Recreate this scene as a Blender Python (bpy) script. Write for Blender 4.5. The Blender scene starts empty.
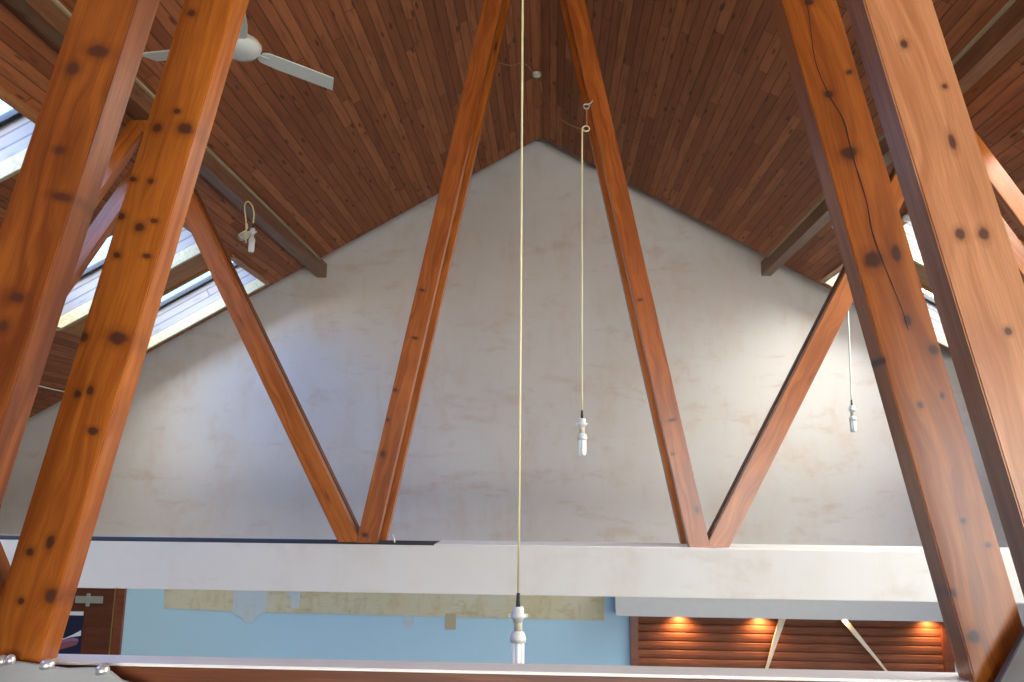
import bpy, bmesh, math, random
from mathutils import Vector, Matrix
random.seed(7)
SC = bpy.context.scene
COL = SC.collection
EYE = 3.4                       # eye height above the floor; everything below is written relative to the eye, lifted at the end

# ------------------------------------------------------------------ camera
FPX = 778.7; PITCH = .1808; YAW = -.0505; ROLL = .0095; CX = .139
cam = bpy.data.cameras.new('camera'); camo = bpy.data.objects.new('camera', cam); COL.objects.link(camo)
fw = Vector((math.sin(YAW)*math.cos(PITCH), math.cos(YAW)*math.cos(PITCH), math.sin(PITCH)))
r0 = Vector((math.cos(YAW), -math.sin(YAW), 0)); u0 = r0.cross(fw)
rr = r0*math.cos(ROLL)+u0*math.sin(ROLL); uu = -r0*math.sin(ROLL)+u0*math.cos(ROLL)
camo.matrix_world = Matrix(((rr.x, uu.x, -fw.x, CX), (rr.y, uu.y, -fw.y, 0), (rr.z, uu.z, -fw.z, 0), (0, 0, 0, 1)))
cam.sensor_width = 36; cam.lens = FPX*36/1024; cam.clip_start = .05
SC.camera = camo

# ------------------------------------------------------------------ exposure, sky
SC.view_settings.view_transform = 'Standard'; SC.view_settings.look = 'None'
SC.view_settings.gamma = 1; SC.view_settings.use_curve_mapping = False
SC.view_settings.exposure = 1.12
try:
    SC.cycles.use_denoising = True
    SC.cycles.max_bounces = 10; SC.cycles.diffuse_bounces = 6; SC.cycles.sample_clamp_indirect = 8
except Exception: pass
SKY_STRENGTH = 8.0
w = bpy.data.worlds.new('daylight'); SC.world = w; w.use_nodes = True
wn = w.node_tree; wn.nodes.clear()
def wnode(t, **k):
    n = wn.nodes.new(t)
    for a, b in k.items(): setattr(n, a, b)
    return n
tc = wnode('ShaderNodeTexCoord'); sx = wnode('ShaderNodeSeparateXYZ'); wn.links.new(tc.outputs['Generated'], sx.inputs[0])
rmp = wnode('ShaderNodeMapRange'); wn.links.new(sx.outputs['X'], rmp.inputs[0]); rmp.inputs[1].default_value = -.38; rmp.inputs[2].default_value = .42
cr = wnode('ShaderNodeMix', data_type='RGBA'); wn.links.new(rmp.outputs[0], cr.inputs[0])
cr.inputs[6].default_value = (.07, .23, .58, 1); cr.inputs[7].default_value = (1.32, 1.25, 1.13, 1)   # hazy bright side at right, blue side at left
gz = wnode('ShaderNodeMapRange'); wn.links.new(sx.outputs['Z'], gz.inputs[0]); gz.inputs[1].default_value = -.06; gz.inputs[2].default_value = .03
gm = wnode('ShaderNodeMix', data_type='RGBA'); wn.links.new(gz.outputs[0], gm.inputs[0]); gm.inputs[6].default_value = (1.2, .98, .78, 1)
wn.links.new(cr.outputs[2], gm.inputs[7])
bg = wnode('ShaderNodeBackground'); bg.inputs[1].default_value = SKY_STRENGTH; by = wnode('ShaderNodeMapRange'); wn.links.new(sx.outputs['Y'], by.inputs[0]); by.inputs[1].default_value = -.2; by.inputs[2].default_value = -.7
bm_ = wnode('ShaderNodeMix', data_type='RGBA'); bz = wnode('ShaderNodeMapRange'); wn.links.new(sx.outputs['Z'], bz.inputs[0]); bz.inputs[1].default_value = .34; bz.inputs[2].default_value = .12
bf = wnode('ShaderNodeMath', operation='MULTIPLY'); wn.links.new(by.outputs[0], bf.inputs[0]); wn.links.new(bz.outputs[0], bf.inputs[1])
wn.links.new(bf.outputs[0], bm_.inputs[0]); wn.links.new(gm.outputs[2], bm_.inputs[6]); bm_.inputs[7].default_value = (.80, .77, .73, 1)
wn.links.new(bm_.outputs[2], bg.inputs[0])
wo = wnode('ShaderNodeOutputWorld'); wn.links.new(bg.outputs[0], wo.inputs[0])

# ------------------------------------------------------------------ dimensions (fitted)
D1, D2, D3, D4 = 1.5925, 1.9812, 5.7757, 6.12
ZT, ZA, ZR, S = -.4339, 5.5861, 4.8361, .574
XP = 3.0893
YC = 10.354          # far edge of the boarded ceiling
YW = 10.73           # gable wall
YB = -7.0            # back wall
XS = 7.75            # side walls
MW, MT = .145, .08   # truss member width, thickness
A0, A1 = 3.74, 5.45  # skylight openings across the slope
SKY_Y = [(8.90, 10.14), (7.16, 8.42), (4.43, 5.69), (2.70, 3.95), (.95, 2.22)]
CP = 1/math.sqrt(1+S*S); SP = S*CP

# portals guide the sampling of the sky through the roof openings
for sd in (-1, 1):
    for (y0, y1) in SKY_Y:
        L = bpy.data.lights.new('skylight_portal', 'AREA'); L.shape = 'RECTANGLE'
        L.size = (A1-A0)/CP+.1; L.size_y = y1-y0+.1
        L.cycles.is_portal = True
        o = bpy.data.objects.new('skylight_portal', L); COL.objects.link(o)
        nrm = Vector((sd*SP, 0, CP)); tx = Vector((sd*CP, 0, -SP))
        c = Vector((sd*(A0+A1)/2, (y0+y1)/2, ZR-S*(A0+A1)/2)) + nrm*.52
        yv = nrm.cross(tx)
        o.matrix_world = Matrix(((tx.x, yv.x, nrm.x, c.x), (tx.y, yv.y, nrm.y, c.y), (tx.z, yv.z, nrm.z, c.z), (0, 0, 0, 1)))

WB = (-1.6, 6.6, -2.5, 1.0)      # glazed opening added in the unseen back wall to give fill light
L = bpy.data.lights.new('window_portal', 'AREA'); L.shape = 'RECTANGLE'; L.size = WB[1]-WB[0]; L.size_y = WB[3]-WB[2]; L.cycles.is_portal = True
o = bpy.data.objects.new('window_portal', L); COL.objects.link(o); o.location = ((WB[0]+WB[1])/2, YB-.25, (WB[2]+WB[3])/2); o.rotation_euler = (math.radians(90), 0, 0)
# the lamp shines along its local -Z: turned to face +Y
o.rotation_euler = (math.radians(90), 0, math.radians(0))

# ------------------------------------------------------------------ material helpers
class NT:
    def __init__(s, name):
        m = bpy.data.materials.new(name); m.use_nodes = True
        s.m = m; s.t = m.node_tree; s.b = s.t.nodes['Principled BSDF']
    def n(s, typ, **k):
        x = s.t.nodes.new(typ)
        for a, b in k.items(): setattr(x, a, b)
        return x
    def l(s, a, b): s.t.links.new(a, b)
    def set(s, sock, v):
        if isinstance(v, bpy.types.NodeSocket): s.l(v, sock)
        elif isinstance(v, (tuple, list)) and len(v) == 3 and sock.type == 'RGBA': sock.default_value = (*v, 1)
        else: sock.default_value = v
    def math(s, op, a, b=None, c=None, clamp=False):
        x = s.n('ShaderNodeMath', operation=op); x.use_clamp = clamp
        s.set(x.inputs[0], a)
        if b is not None: s.set(x.inputs[1], b)
        if c is not None: s.set(x.inputs[2], c)
        return x.outputs[0]
    def mix(s, f, a, b, blend='MIX'):
        x = s.n('ShaderNodeMix', data_type='RGBA', blend_type=blend)
        s.set(x.inputs[0], f); s.set(x.inputs[6], a); s.set(x.inputs[7], b); return x.outputs[2]
    def rng(s, v, a, b, c=0, d=1, smooth=True):
        x = s.n('ShaderNodeMapRange'); x.interpolation_type = 'SMOOTHSTEP' if smooth else 'LINEAR'
        s.set(x.inputs[0], v)
        for i, q in enumerate((a, b, c, d)): s.set(x.inputs[i+1], q)
        return x.outputs[0]
    def comb(s, x, y, z):
        c = s.n('ShaderNodeCombineXYZ')
        for i, q in enumerate((x, y, z)): s.set(c.inputs[i], q)
        return c.outputs[0]
    def noise(s, vec, scale=1, detail=3, rough=.5, dist=0):
        x = s.n('ShaderNodeTexNoise'); s.l(vec, x.inputs['Vector']); x.inputs['Scale'].default_value = scale
        x.inputs['Detail'].default_value = detail; x.inputs['Roughness'].default_value = rough
        x.inputs['Distortion'].default_value = dist; return x.outputs[0]
    def bump(s, h, strength=.3, dist=.002):
        x = s.n('ShaderNodeBump'); x.inputs['Strength'].default_value = strength; x.inputs['Distance'].default_value = dist
        s.l(h, x.inputs['Height']); s.l(x.outputs[0], s.b.inputs['Normal'])
    def obj(s):
        t = s.n('ShaderNodeTexCoord'); q = s.n('ShaderNodeSeparateXYZ'); s.l(t.outputs['Object'], q.inputs[0])
        return t.outputs['Object'], q.outputs[0], q.outputs[1], q.outputs[2]
    def rand(s): return s.n('ShaderNodeObjectInfo').outputs['Random']

def plain(name, col, rough=.5, metal=0, **k):
    t = NT(name); t.b.inputs['Base Color'].default_value = (*col, 1); t.b.inputs['Roughness'].default_value = rough
    t.b.inputs['Metallic'].default_value = metal
    for a, v in k.items(): t.b.inputs[a.replace('_', ' ')].default_value = v
    o, x, y, z = t.obj()
    nz = t.noise(o, 9, 3)
    c = t.mix(t.rng(nz, .3, .7, 0, .12), (*col, 1), tuple(v*.72 for v in col)+(1,))
    t.l(c, t.b.inputs['Base Color'])
    return t.m

def wood(name, c_lo, c_hi, c_knot, knots=(), rough=.32, auto=.5, coat=.5, grain=1.0, axis=0):
    """varnished timber; the member runs along local X (axis=0), width local Z, thickness local Y"""
    t = NT(name); o, x, y, z = t.obj()
    if axis == 1: x, y = y, x
    r = t.rand()
    off = t.math('MULTIPLY', r, 37.0)
    # domain warp round every knot so that the grain flows by
    warp = None; kd = None
    for (u, v, ru, rv) in knots:
        du = t.math('DIVIDE', t.math('SUBTRACT', x, u), ru)
        dv = t.math('DIVIDE', t.math('SUBTRACT', z, v), rv)
        d = t.math('SQRT', t.math('ADD', t.math('MULTIPLY', du, du), t.math('MULTIPLY', dv, dv)))
        kd = d if kd is None else t.math('MINIMUM', kd, d)
    vec = t.comb(t.math('ADD', x, off), y, z)
    w1 = t.noise(t.comb(t.math('MULTIPLY', t.math('ADD', x, off), 2.2), t.math('MULTIPLY', y, 9), t.math('MULTIPLY', z, 9)), 1, 2)
    ringv = t.comb(t.math('MULTIPLY', t.math('ADD', x, off), .9), t.math('MULTIPLY', y, 22*grain),
                   t.math('ADD', t.math('MULTIPLY', z, 22*grain), t.math('MULTIPLY', w1, 3.0)))
    g = t.noise(ringv, 1.2, 4, .6)
    fine = t.noise(t.comb(t.math('MULTIPLY', t.math('ADD', x, off), 6), t.math('MULTIPLY', y, 260), t.math('MULTIPLY', z, 260)), 1, 2)
    broad = t.noise(vec, 3.0, 2)
    c = t.mix(t.rng(g, .34, .66), c_lo, c_hi)
    c = t.mix(t.rng(fine, .35, .7, 0, .28), c, tuple(v*.55 for v in c_lo))
    c = t.mix(t.rng(broad, .35, .75, 0, .35), c, tuple(v*.7 for v in c_lo))
    # small scattered knots
    if auto:
        vo = t.n('ShaderNodeTexVoronoi'); vo.inputs['Scale'].default_value = 1
        t.l(t.comb(t.math('MULTIPLY', t.math('ADD', x, off), 2.6), t.math('MULTIPLY', y, 4), t.math('MULTIPLY', z, 9)), vo.inputs['Vector'])
        dn = t.math('ADD', vo.outputs['Distance'], t.math('MULTIPLY', t.math('SUBTRACT', g, .5), .12))
        sep = t.n('ShaderNodeSeparateColor'); t.l(vo.outputs['Color'], sep.inputs[0])
        on = t.math('LESS_THAN', sep.outputs[0], auto)
        c = t.mix(t.math('MULTIPLY', t.rng(dn, .26, .1, 0, .45), on), c, tuple(v*.55 for v in c_lo))
        c = t.mix(t.math('MULTIPLY', t.rng(dn, .13, .06, 0, .9), on), c, c_knot)
    if kd is not None:
        kn = t.math('ADD', kd, t.math('MULTIPLY', t.math('SUBTRACT', t.noise(vec, 45, 3), .5), .9))
        c = t.mix(t.rng(kn, 2.6, 1.0, 0, .42), c, tuple(v*.5 for v in c_lo))
        c = t.mix(t.rng(kn, 1.35, .6, 0, .93), c, c_knot)
    t.l(c, t.b.inputs['Base Color'])
    t.b.inputs['Roughness'].default_value = rough; t.b.inputs['Specular IOR Level'].default_value = .35
    t.b.inputs['Coat Weight'].default_value = coat; t.b.inputs['Coat Roughness'].default_value = .27
    t.bump(t.math('ADD', fine, t.math('MULTIPLY', g, .6)), .12, .002)
    return t.m

def boards(name, c_a, c_b, width=.098, seg=2.4, rough=.42, coat=.15, gap=.035, uvname='UVMap', knot=1.0, swirl=.6):
    """tongue-and-groove boarding: uv.x across boards, uv.y along them, in metres"""
    t = NT(name)
    uv = t.n('ShaderNodeUVMap'); uv.uv_map = uvname
    q = t.n('ShaderNodeSeparateXYZ'); t.l(uv.outputs[0], q.inputs[0]); u, v = q.outputs[0], q.outputs[1]
    un = t.math('DIVIDE', u, width); idx = t.math('FLOOR', un); fr = t.math('FRACT', un)
    wn1 = t.n('ShaderNodeTexWhiteNoise', noise_dimensions='1D'); t.l(idx, wn1.inputs['W'])
    vs = t.math('DIVIDE', t.math('ADD', v, t.math('MULTIPLY', wn1.outputs[0], 5.0)), seg)
    jdx = t.math('FLOOR', vs); jf = t.math('FRACT', vs)
    wn2 = t.n('ShaderNodeTexWhiteNoise', noise_dimensions='2D'); t.l(t.comb(idx, jdx, 0), wn2.inputs['Vector'])
    rnd = wn2.outputs[0]
    vec = t.comb(t.math('ADD', t.math('MULTIPLY', u, 30), t.math('MULTIPLY', rnd, 50)), t.math('MULTIPLY', v, 2.0), t.math('MULTIPLY', rnd, 20))
    g = t.noise(vec, 1, 4, .6, .4)
    c = t.mix(t.rng(t.math('ADD', t.math('MULTIPLY', rnd, .75), t.math('MULTIPLY', g, .35)), .1, 1.0, 0, 1, False), c_a, c_b)
    c = t.mix(t.rng(g, .4, .75, 0, swirl), c, tuple(x*.45 for x in c_a))
    vo = t.n('ShaderNodeTexVoronoi'); vo.inputs['Scale'].default_value = 1
    t.l(t.comb(t.math('MULTIPLY', u, 1/width), t.math('MULTIPLY', v, 2.6), t.math('MULTIPLY', idx, 3.1)), vo.inputs['Vector'])
    dn = t.math('ADD', vo.outputs['Distance'], t.math('MULTIPLY', t.math('SUBTRACT', g, .5), .2))
    c = t.mix(t.rng(dn, .2, .07, 0, .75*knot), c, tuple(x*.22 for x in c_a))
    edge = t.math('MINIMUM', fr, t.math('SUBTRACT', 1.0, fr))
    je = t.math('MULTIPLY', t.math('MINIMUM', jf, t.math('SUBTRACT', 1.0, jf)), seg/width)
    e = t.math('MINIMUM', edge, je)
    gp = t.rng(e, gap, gap*2.2, 1, 0)
    c = t.mix(t.math('MULTIPLY', gp, .55), c, tuple(x*.16 for x in c_a))
    t.l(c, t.b.inputs['Base Color'])
    t.b.inputs['Roughness'].default_value = rough; t.b.inputs['Specular IOR Level'].default_value = .3; t.b.inputs['Coat Weight'].default_value = coat; t.b.inputs['Coat Roughness'].default_value = .3
    t.bump(t.math('ADD', t.math('MULTIPLY', gp, -2.0), t.math('MULTIPLY', g, .2)), .35, .003)
    return t.m

def plaster(name, base, patch, pale, scale=1.0, amt=.6, rough=.85):
    t = NT(name); o, x, y, z = t.obj()
    n1 = t.noise(o, .5*scale, 4, .55)
    n2 = t.noise(t.comb(t.math('MULTIPLY', x, 1.6), y, t.math('MULTIPLY', z, .9)), 1.1*scale, 5, .6, .15)
    n3 = t.noise(t.comb(t.math('MULTIPLY', x, .8), t.math('ADD', y, 7.3), t.math('MULTIPLY', z, 2.6)), 1.7*scale, 5, .65, .3)
    n4 = t.noise(t.comb(t.math('MULTIPLY', x, 3.0), t.math('ADD', y, 3.1), t.math('MULTIPLY', z, .8)), 1.3*scale, 4, .6, .1)
    n5 = t.noise(o, 6*scale, 4, .6)
    brk = t.rng(n5, .35, .6, .35, 1)
    c = t.mix(t.rng(n1, .38, .62, 0, .8), base, pale)
    c = t.mix(t.math('MULTIPLY', t.rng(n2, .48, .66, 0, amt*.9), brk), c, patch)
    c = t.mix(t.math('MULTIPLY', t.rng(n3, .54, .68, 0, amt*1.1), brk), c, tuple(v*.94 for v in patch))
    c = t.mix(t.math('MULTIPLY', t.rng(n4, .54, .70, 0, amt*.8), brk), c, patch)
    t.l(c, t.b.inputs['Base Color']); t.b.inputs['Roughness'].default_value = rough
    t.bump(t.noise(o, 25, 4), .12, .002)
    return t.m

ORANGE_LO = (.31, .075, .007); ORANGE_HI = (.56, .172, .02); KNOT = (.06, .018, .012)
K1 = [(1.434,-.019,.014,.026),(1.381,.025,.016,.014),(1.185,-.005,.008,.012),(1.08,-.045,.009,.024),(.841,-.017,.011,.018),(.774,-.007,.012,.012)]
K2 = [(1.78,.039,.010,.012),(1.48,-.004,.008,.010),(1.421,.038,.013,.013),(1.433,-.042,.016,.022),(1.263,.061,.008,.012),(1.267,.01,.008,.009),
      (1.154,.064,.010,.012),(1.133,.002,.012,.014),(1.158,-.032,.007,.012),(1.045,.041,.009,.010),(1.058,-.041,.007,.012),
      (.81,.063,.013,.012),(.826,-.029,.018,.026),(.66,.033,.010,.009),(.677,.003,.012,.009),(.576,-.037,.010,.014),
      (.284,-.012,.016,.010),(.249,.032,.010,.010),(.159,-.055,.018,.016),(.13,.017,.008,.008)]
K3 = [(1.782,.002,.010,.012),(1.506,.019,.012,.012),(1.331,.012,.018,.022),(1.556,-.049,.006,.008),(1.035,.029,.022,.024),(1.042,-.033,.022,.012),
      (.863,-.013,.013,.009),(.778,-.055,.013,.012),(.777,.074,.008,.006),(.651,.016,.007,.006),(.664,-.043,.007,.005),(.361,-.006,.006,.006),(.295,-.047,.006,.006),
      (.204,.065,.010,.006),(.099,.047,.016,.013)]
K4 = [(1.414,.016,.010,.008),(1.174,-.019,.018,.007),(.975,.023,.012,.010),(.965,-.024,.014,.010),(.758,-.011,.008,.007),(1.30,-.04,.006,.006)]
K5 = [(1.921,.025,.010,.02),(1.545,-.007,.010,.022),(1.128,.051,.012,.018),(.646,.03,.02,.02),(.898,.052,.012,.012),(.051,.022,.016,.022)]
K6 = [(1.848,.026,.010,.02),(.918,-.008,.010,.028),(.255,-.039,.022,.014),(.676,.04,.01,.012)]
M = {}
M['web1'] = wood('varnished_pine_a', (.14, .030, .005), (.30, .085, .012), KNOT, K1, auto=0)
M['web2'] = wood('varnished_pine_b', ORANGE_LO, ORANGE_HI, KNOT, K2, auto=0)
M['web3'] = wood('varnished_pine_c', ORANGE_LO, ORANGE_HI, KNOT, K3, auto=0)
M['web4'] = wood('varnished_pine_d', (.38, .14, .05), (.56, .25, .11), KNOT, K4, auto=0)
M['web5'] = wood('varnished_pine_e', (.26, .058, .007), (.44, .122, .018), KNOT, K5, auto=0)
M['web6'] = wood('varnished_pine_f', (.26, .058, .007), (.46, .125, .02), KNOT, K6, auto=0)
M['web'] = wood('varnished_pine', ORANGE_LO, (.50, .145, .022), KNOT, (), auto=.35)
M['chord'] = wood('dark_varnished_chord', (.13, .036, .012), (.20, .06, .018), KNOT, (), auto=.3, coat=.1, rough=.45)
M['purlin'] = wood('purlin_pine', (.17, .075, .035), (.25, .12, .06), (.04, .02, .012), (), auto=.5, rough=.4, coat=.1)
M['orange_trim'] = wood('orange_trim_pine', (.36, .15, .05), (.5, .22, .07), KNOT, (), auto=.3, rough=.4, axis=1)
M['cream_trim'] = wood('cream_trim_pine', (.42, .36, .21), (.52, .46, .29), (.2, .13, .07), (), auto=.15, rough=.5, coat=.1, axis=1)
M['mullion'] = wood('mullion_pine', (.34, .135, .025), (.48, .21, .045), KNOT, (), auto=.3, rough=.5, coat=.1)
M['crack'] = plain('timber_crack', (.05, .015, .006), .8)
M['ceiling'] = boards('ceiling_boards', (.23, .068, .021), (.46, .16, .058), coat=0, rough=.6)
M['reveal'] = boards('skylight_lining_boards', (.17, .155, .155), (.26, .24, .24), width=.105, seg=5, gap=.05, knot=.3, swirl=.15)
M['wall'] = plaster('gable_plaster', (.70, .645, .59), (.65, .52, .42), (.73, .69, .65), 1.0, .5)
M['beam'] = plaster('beam_plaster', (.66, .645, .62), (.60, .54, .48), (.71, .70, .685), 1.2, .35)
M['side'] = plaster('side_plaster', (.62, .59, .56), (.55, .46, .39), (.68, .66, .63))
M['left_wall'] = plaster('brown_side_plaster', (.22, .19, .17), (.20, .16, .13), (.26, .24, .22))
M['blue'] = plaster('pale_blue_paint', (.42, .64, .78), (.45, .65, .77), (.43, .66, .81), .7, .3, .7)
M['strip'] = plaster('unpainted_yellowed_plaster', (.60, .55, .35), (.52, .43, .24), (.60, .59, .46), 2.0, .8, .9)
M['patch'] = plaster('filler_patch', (.50, .60, .64), (.45, .52, .55), (.56, .63, .66), 2.0, .5, .9)
M['tan'] = plain('tan_paint', (.46, .40, .26), .9)
M['soffit'] = plain('grey_soffit_paint', (.55, .56, .57), .7)
M['floor'] = boards('pale_floor_boards', (.68, .58, .46), (.78, .69, .57), width=.14, seg=3, gap=.02, knot=.2, swirl=.15)
M['glare_white'] = plain('painted_sky_glare', (.85, .84, .82), .35)  # white that puts the sky glare of the beam tops into colour
M['gap'] = plain('painted_shadow_gap', (.02, .02, .025), .95)  # near-black that paints in the shadow gap on the far ledge
M['white_plastic'] = plain('white_plastic', (.82, .83, .80), .35)
M['cream_plastic'] = plain('aged_cream_plastic', (.66, .62, .48), .4)
M['fan'] = plain('fan_enamel', (.62, .68, .66), .35)
M['cord'] = plain('cream_flex', (.80, .72, .42), .5)
M['cord_white'] = plain('white_flex', (.82, .80, .72), .5)
M['cord_brown'] = plain('brown_flex', (.42, .26, .13), .5)
M['black'] = plain('black_rubber', (.03, .03, .03), .5)
M['steel'] = plain('galvanised_steel', (.45, .46, .47), .4, .3)
M['bolt'] = plain('bright_bolt', (.75, .75, .77), .28, .7)
M['dark_steel'] = plain('dark_grey_steel', (.16, .16, .165), .5, .2)
M['black_steel'] = plain('black_steel', (.015, .015, .02), .5, .2)
M['door'] = wood('dark_mahogany_door', (.10, .028, .014), (.15, .042, .02), (.03, .01, .008), (), auto=0, rough=.35)
M['frame_wood'] = wood('mahogany_frame', (.17, .045, .02), (.22, .065, .03), (.03, .01, .008), (), auto=0, rough=.35)
M['shutter'] = wood('reddish_brown_slat', (.16, .05, .022), (.24, .08, .036), (.1, .03, .02), (), auto=0, rough=.6, coat=0)
M['navy'] = plain('navy_print', (.012, .018, .06), .4)
M['poster_white'] = plain('white_print', (.75, .82, .9), .4)
M['poster_purple'] = plain('purple_print', (.30, .16, .36), .4)
M['poster_mauve'] = plain('mauve_print', (.26, .09, .14), .4)
M['silver'] = plain('silver_tape', (.42, .46, .44), .3, .4)
M['gold'] = plain('brass_bead', (.45, .33, .12), .35, .5)
M['sash'] = plain('dark_sash', (.02, .02, .025), .4)
M['cream_brace'] = plain('cream_brace_paint', (.80, .72, .58), .4)
t = NT('frosted_tube_glass'); t.b.inputs['Base Color'].default_value = (.93, .95, .94, 1); t.b.inputs['Roughness'].default_value = .5
t.b.inputs['Subsurface Weight'].default_value = .1; M['tube'] = t.m
t = NT('window_glass'); t.b.inputs['Base Color'].default_value = (.95, .98, 1, 1); t.b.inputs['Roughness'].default_value = .02
tr = t.n('ShaderNodeBsdfTransparent'); tr.inputs[0].default_value = (.93, .96, .97, 1)
fz = t.n('ShaderNodeLayerWeight'); fz.inputs[0].default_value = .03
gl = t.n('ShaderNodeBsdfGlossy'); gl.inputs['Roughness'].default_value = .02
mx = t.n('ShaderNodeMixShader'); t.l(fz.outputs['Fresnel'], mx.inputs[0]); t.l(tr.outputs[0], mx.inputs[1]); t.l(gl.outputs[0], mx.inputs[2])
t.l(mx.outputs[0], t.t.nodes['Material Output'].inputs[0]); M['glass'] = t.m

# ------------------------------------------------------------------ geometry helpers
def link(name, me, mat, parent=None):
    o = bpy.data.objects.new(name, me); COL.objects.link(o)
    if mat and not me.materials: me.materials.append(mat)
    if parent is not None: o.parent = parent
    return o
def tag(o, label=None, cat=None, group=None, kind=None):
    if label: o['label'] = label
    if cat: o['category'] = cat
    if group: o['group'] = group
    if kind: o['kind'] = kind
    return o
def empty(name, loc, label, cat, group=None):
    o = bpy.data.objects.new(name, None); COL.objects.link(o); o.location = loc; o.empty_display_size = .1
    return tag(o, label, cat, group)
def struct_empty(name, loc=(0, 0, 0)):
    o = bpy.data.objects.new(name, None); COL.objects.link(o); o.location = loc; o['kind'] = 'structure'; return o
def finish(bm, name, smooth=False):
    me = bpy.data.meshes.new(name)
    bmesh.ops.recalc_face_normals(bm, faces=bm.faces[:])
    if smooth:
        for f in bm.faces: f.smooth = True
    bm.to_mesh(me); bm.free(); return me
def bm_box(bm, a, b, bevel=0):
    g = bmesh.ops.create_cube(bm, size=1)
    vs = g['verts']
    for v in vs:
        v.co = Vector([(a[i]+b[i])/2+v.co[i]*(b[i]-a[i]) for i in range(3)])
    if bevel:
        es = list({e for v in vs for e in v.link_edges})
        bmesh.ops.bevel(bm, geom=es, offset=bevel, segments=2, affect='EDGES')
def box(name, a, b, mat, parent=None, bevel=0, origin=None):
    """box between corners a and b in the parent's space; the object's origin sits at its centre"""
    c = Vector([(a[i]+b[i])/2 for i in range(3)]) if origin is None else Vector(origin)
    bm = bmesh.new(); bm_box(bm, [a[i]-c[i] for i in range(3)], [b[i]-c[i] for i in range(3)], bevel)
    o = link(name, finish(bm, name), mat, parent); o.location = c; return o
def prism(name, pts, y0, y1, mat, parent=None, bevel=0):
    """polygon (x,z) extruded from y0 to y1"""
    bm = bmesh.new(); c = Vector((sum(p[0] for p in pts)/len(pts), y0, sum(p[1] for p in pts)/len(pts)))
    vs = [bm.verts.new((p[0]-c.x, 0, p[1]-c.z)) for p in pts]
    f = bm.faces.new(vs); e = bmesh.ops.extrude_face_region(bm, geom=[f])
    for v in e['geom']:
        if isinstance(v, bmesh.types.BMVert): v.co.y += y1-y0
    if bevel: bmesh.ops.bevel(bm, geom=bm.edges[:], offset=bevel, segments=2, affect='EDGES')
    o = link(name, finish(bm, name), mat, parent); o.location = c; return o
def member(name, p0, p1, y0, mat, width=MW, thick=MT, parent=None, bevel=.003, ext0=0, ext1=0, clips=()):
    """timber from p0 to p1 (x,z), front face at y0; local X runs along it"""
    a = Vector((p0[0], y0, p0[1])); b = Vector((p1[0], y0, p1[1])); L = (b-a).length
    u = (b-a).normalized(); n = Vector((-u.z, 0, u.x)); yv = Vector((0, 1, 0))
    P = [(-ext0, -width/2), (L+ext1, -width/2), (L+ext1, width/2), (-ext0, width/2)]
    for (cx_, cz_, nx_, nz_) in clips:          # keep the side the normal points to
        def side(p):
            wx = a.x+u.x*p[0]+n.x*p[1]; wz = a.z+u.z*p[0]+n.z*p[1]; return (wx-cx_)*nx_+(wz-cz_)*nz_
        Q = []
        for i in range(len(P)):
            p, q = P[i], P[(i+1) % len(P)]; sp_, sq_ = side(p), side(q)
            if sp_ >= 0: Q.append(p)
            if sp_*sq_ < 0:
                k_ = sp_/(sp_-sq_); Q.append((p[0]+(q[0]-p[0])*k_, p[1]+(q[1]-p[1])*k_))
        P = Q
    bm = bmesh.new(); f_ = bm.faces.new([bm.verts.new((p[0], 0, p[1])) for p in P])
    e_ = bmesh.ops.extrude_face_region(bm, geom=[f_])
    for v in e_['geom']:
        if isinstance(v, bmesh.types.BMVert): v.co.y += thick
    if bevel: bmesh.ops.bevel(bm, geom=bm.edges[:], offset=bevel, segments=2, affect='EDGES')
    o = link(name, finish(bm, name), mat, parent)
    o.matrix_world = Matrix(((u.x, 0, n.x, a.x), (u.y, 1, n.y, a.y), (u.z, 0, n.z, a.z), (0, 0, 0, 1)))
    return o
def lathe(name, prof, mat, parent=None, loc=(0, 0, 0), seg=24, smooth=True):
    bm = bmesh.new(); rings = []
    for (r, z) in prof:
        if r < 1e-5: rings.append([bm.verts.new((0, 0, z))])
        else: rings.append([bm.verts.new((r*math.cos(2*math.pi*k/seg), r*math.sin(2*math.pi*k/seg), z)) for k in range(seg)])
    for A, B in zip(rings, rings[1:]):
        for k in range(seg):
            q = [A[k % len(A)], A[(k+1) % len(A)], B[(k+1) % len(B)], B[k % len(B)]]
            q2 = []
            for v in q:
                if v not in q2: q2.append(v)
            if len(q2) > 2:
                try: bm.faces.new(q2)
                except ValueError: pass
    o = link(name, finish(bm, name, smooth), mat, parent); o.location = loc; return o
def smooth_path(pts, n=6):
    P = [Vector(p) for p in pts]; out = []
    for i in range(len(P)-1):
        p0 = P[max(i-1, 0)]; p1 = P[i]; p2 = P[i+1]; p3 = P[min(i+2, len(P)-1)]
        for k in range(n):
            t = k/n
            out.append(.5*((2*p1)+(p2-p0)*t+(2*p0-5*p1+4*p2-p3)*t*t+(-p0+3*p1-3*p2+p3)*t**3))
    out.append(P[-1]); return out
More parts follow.
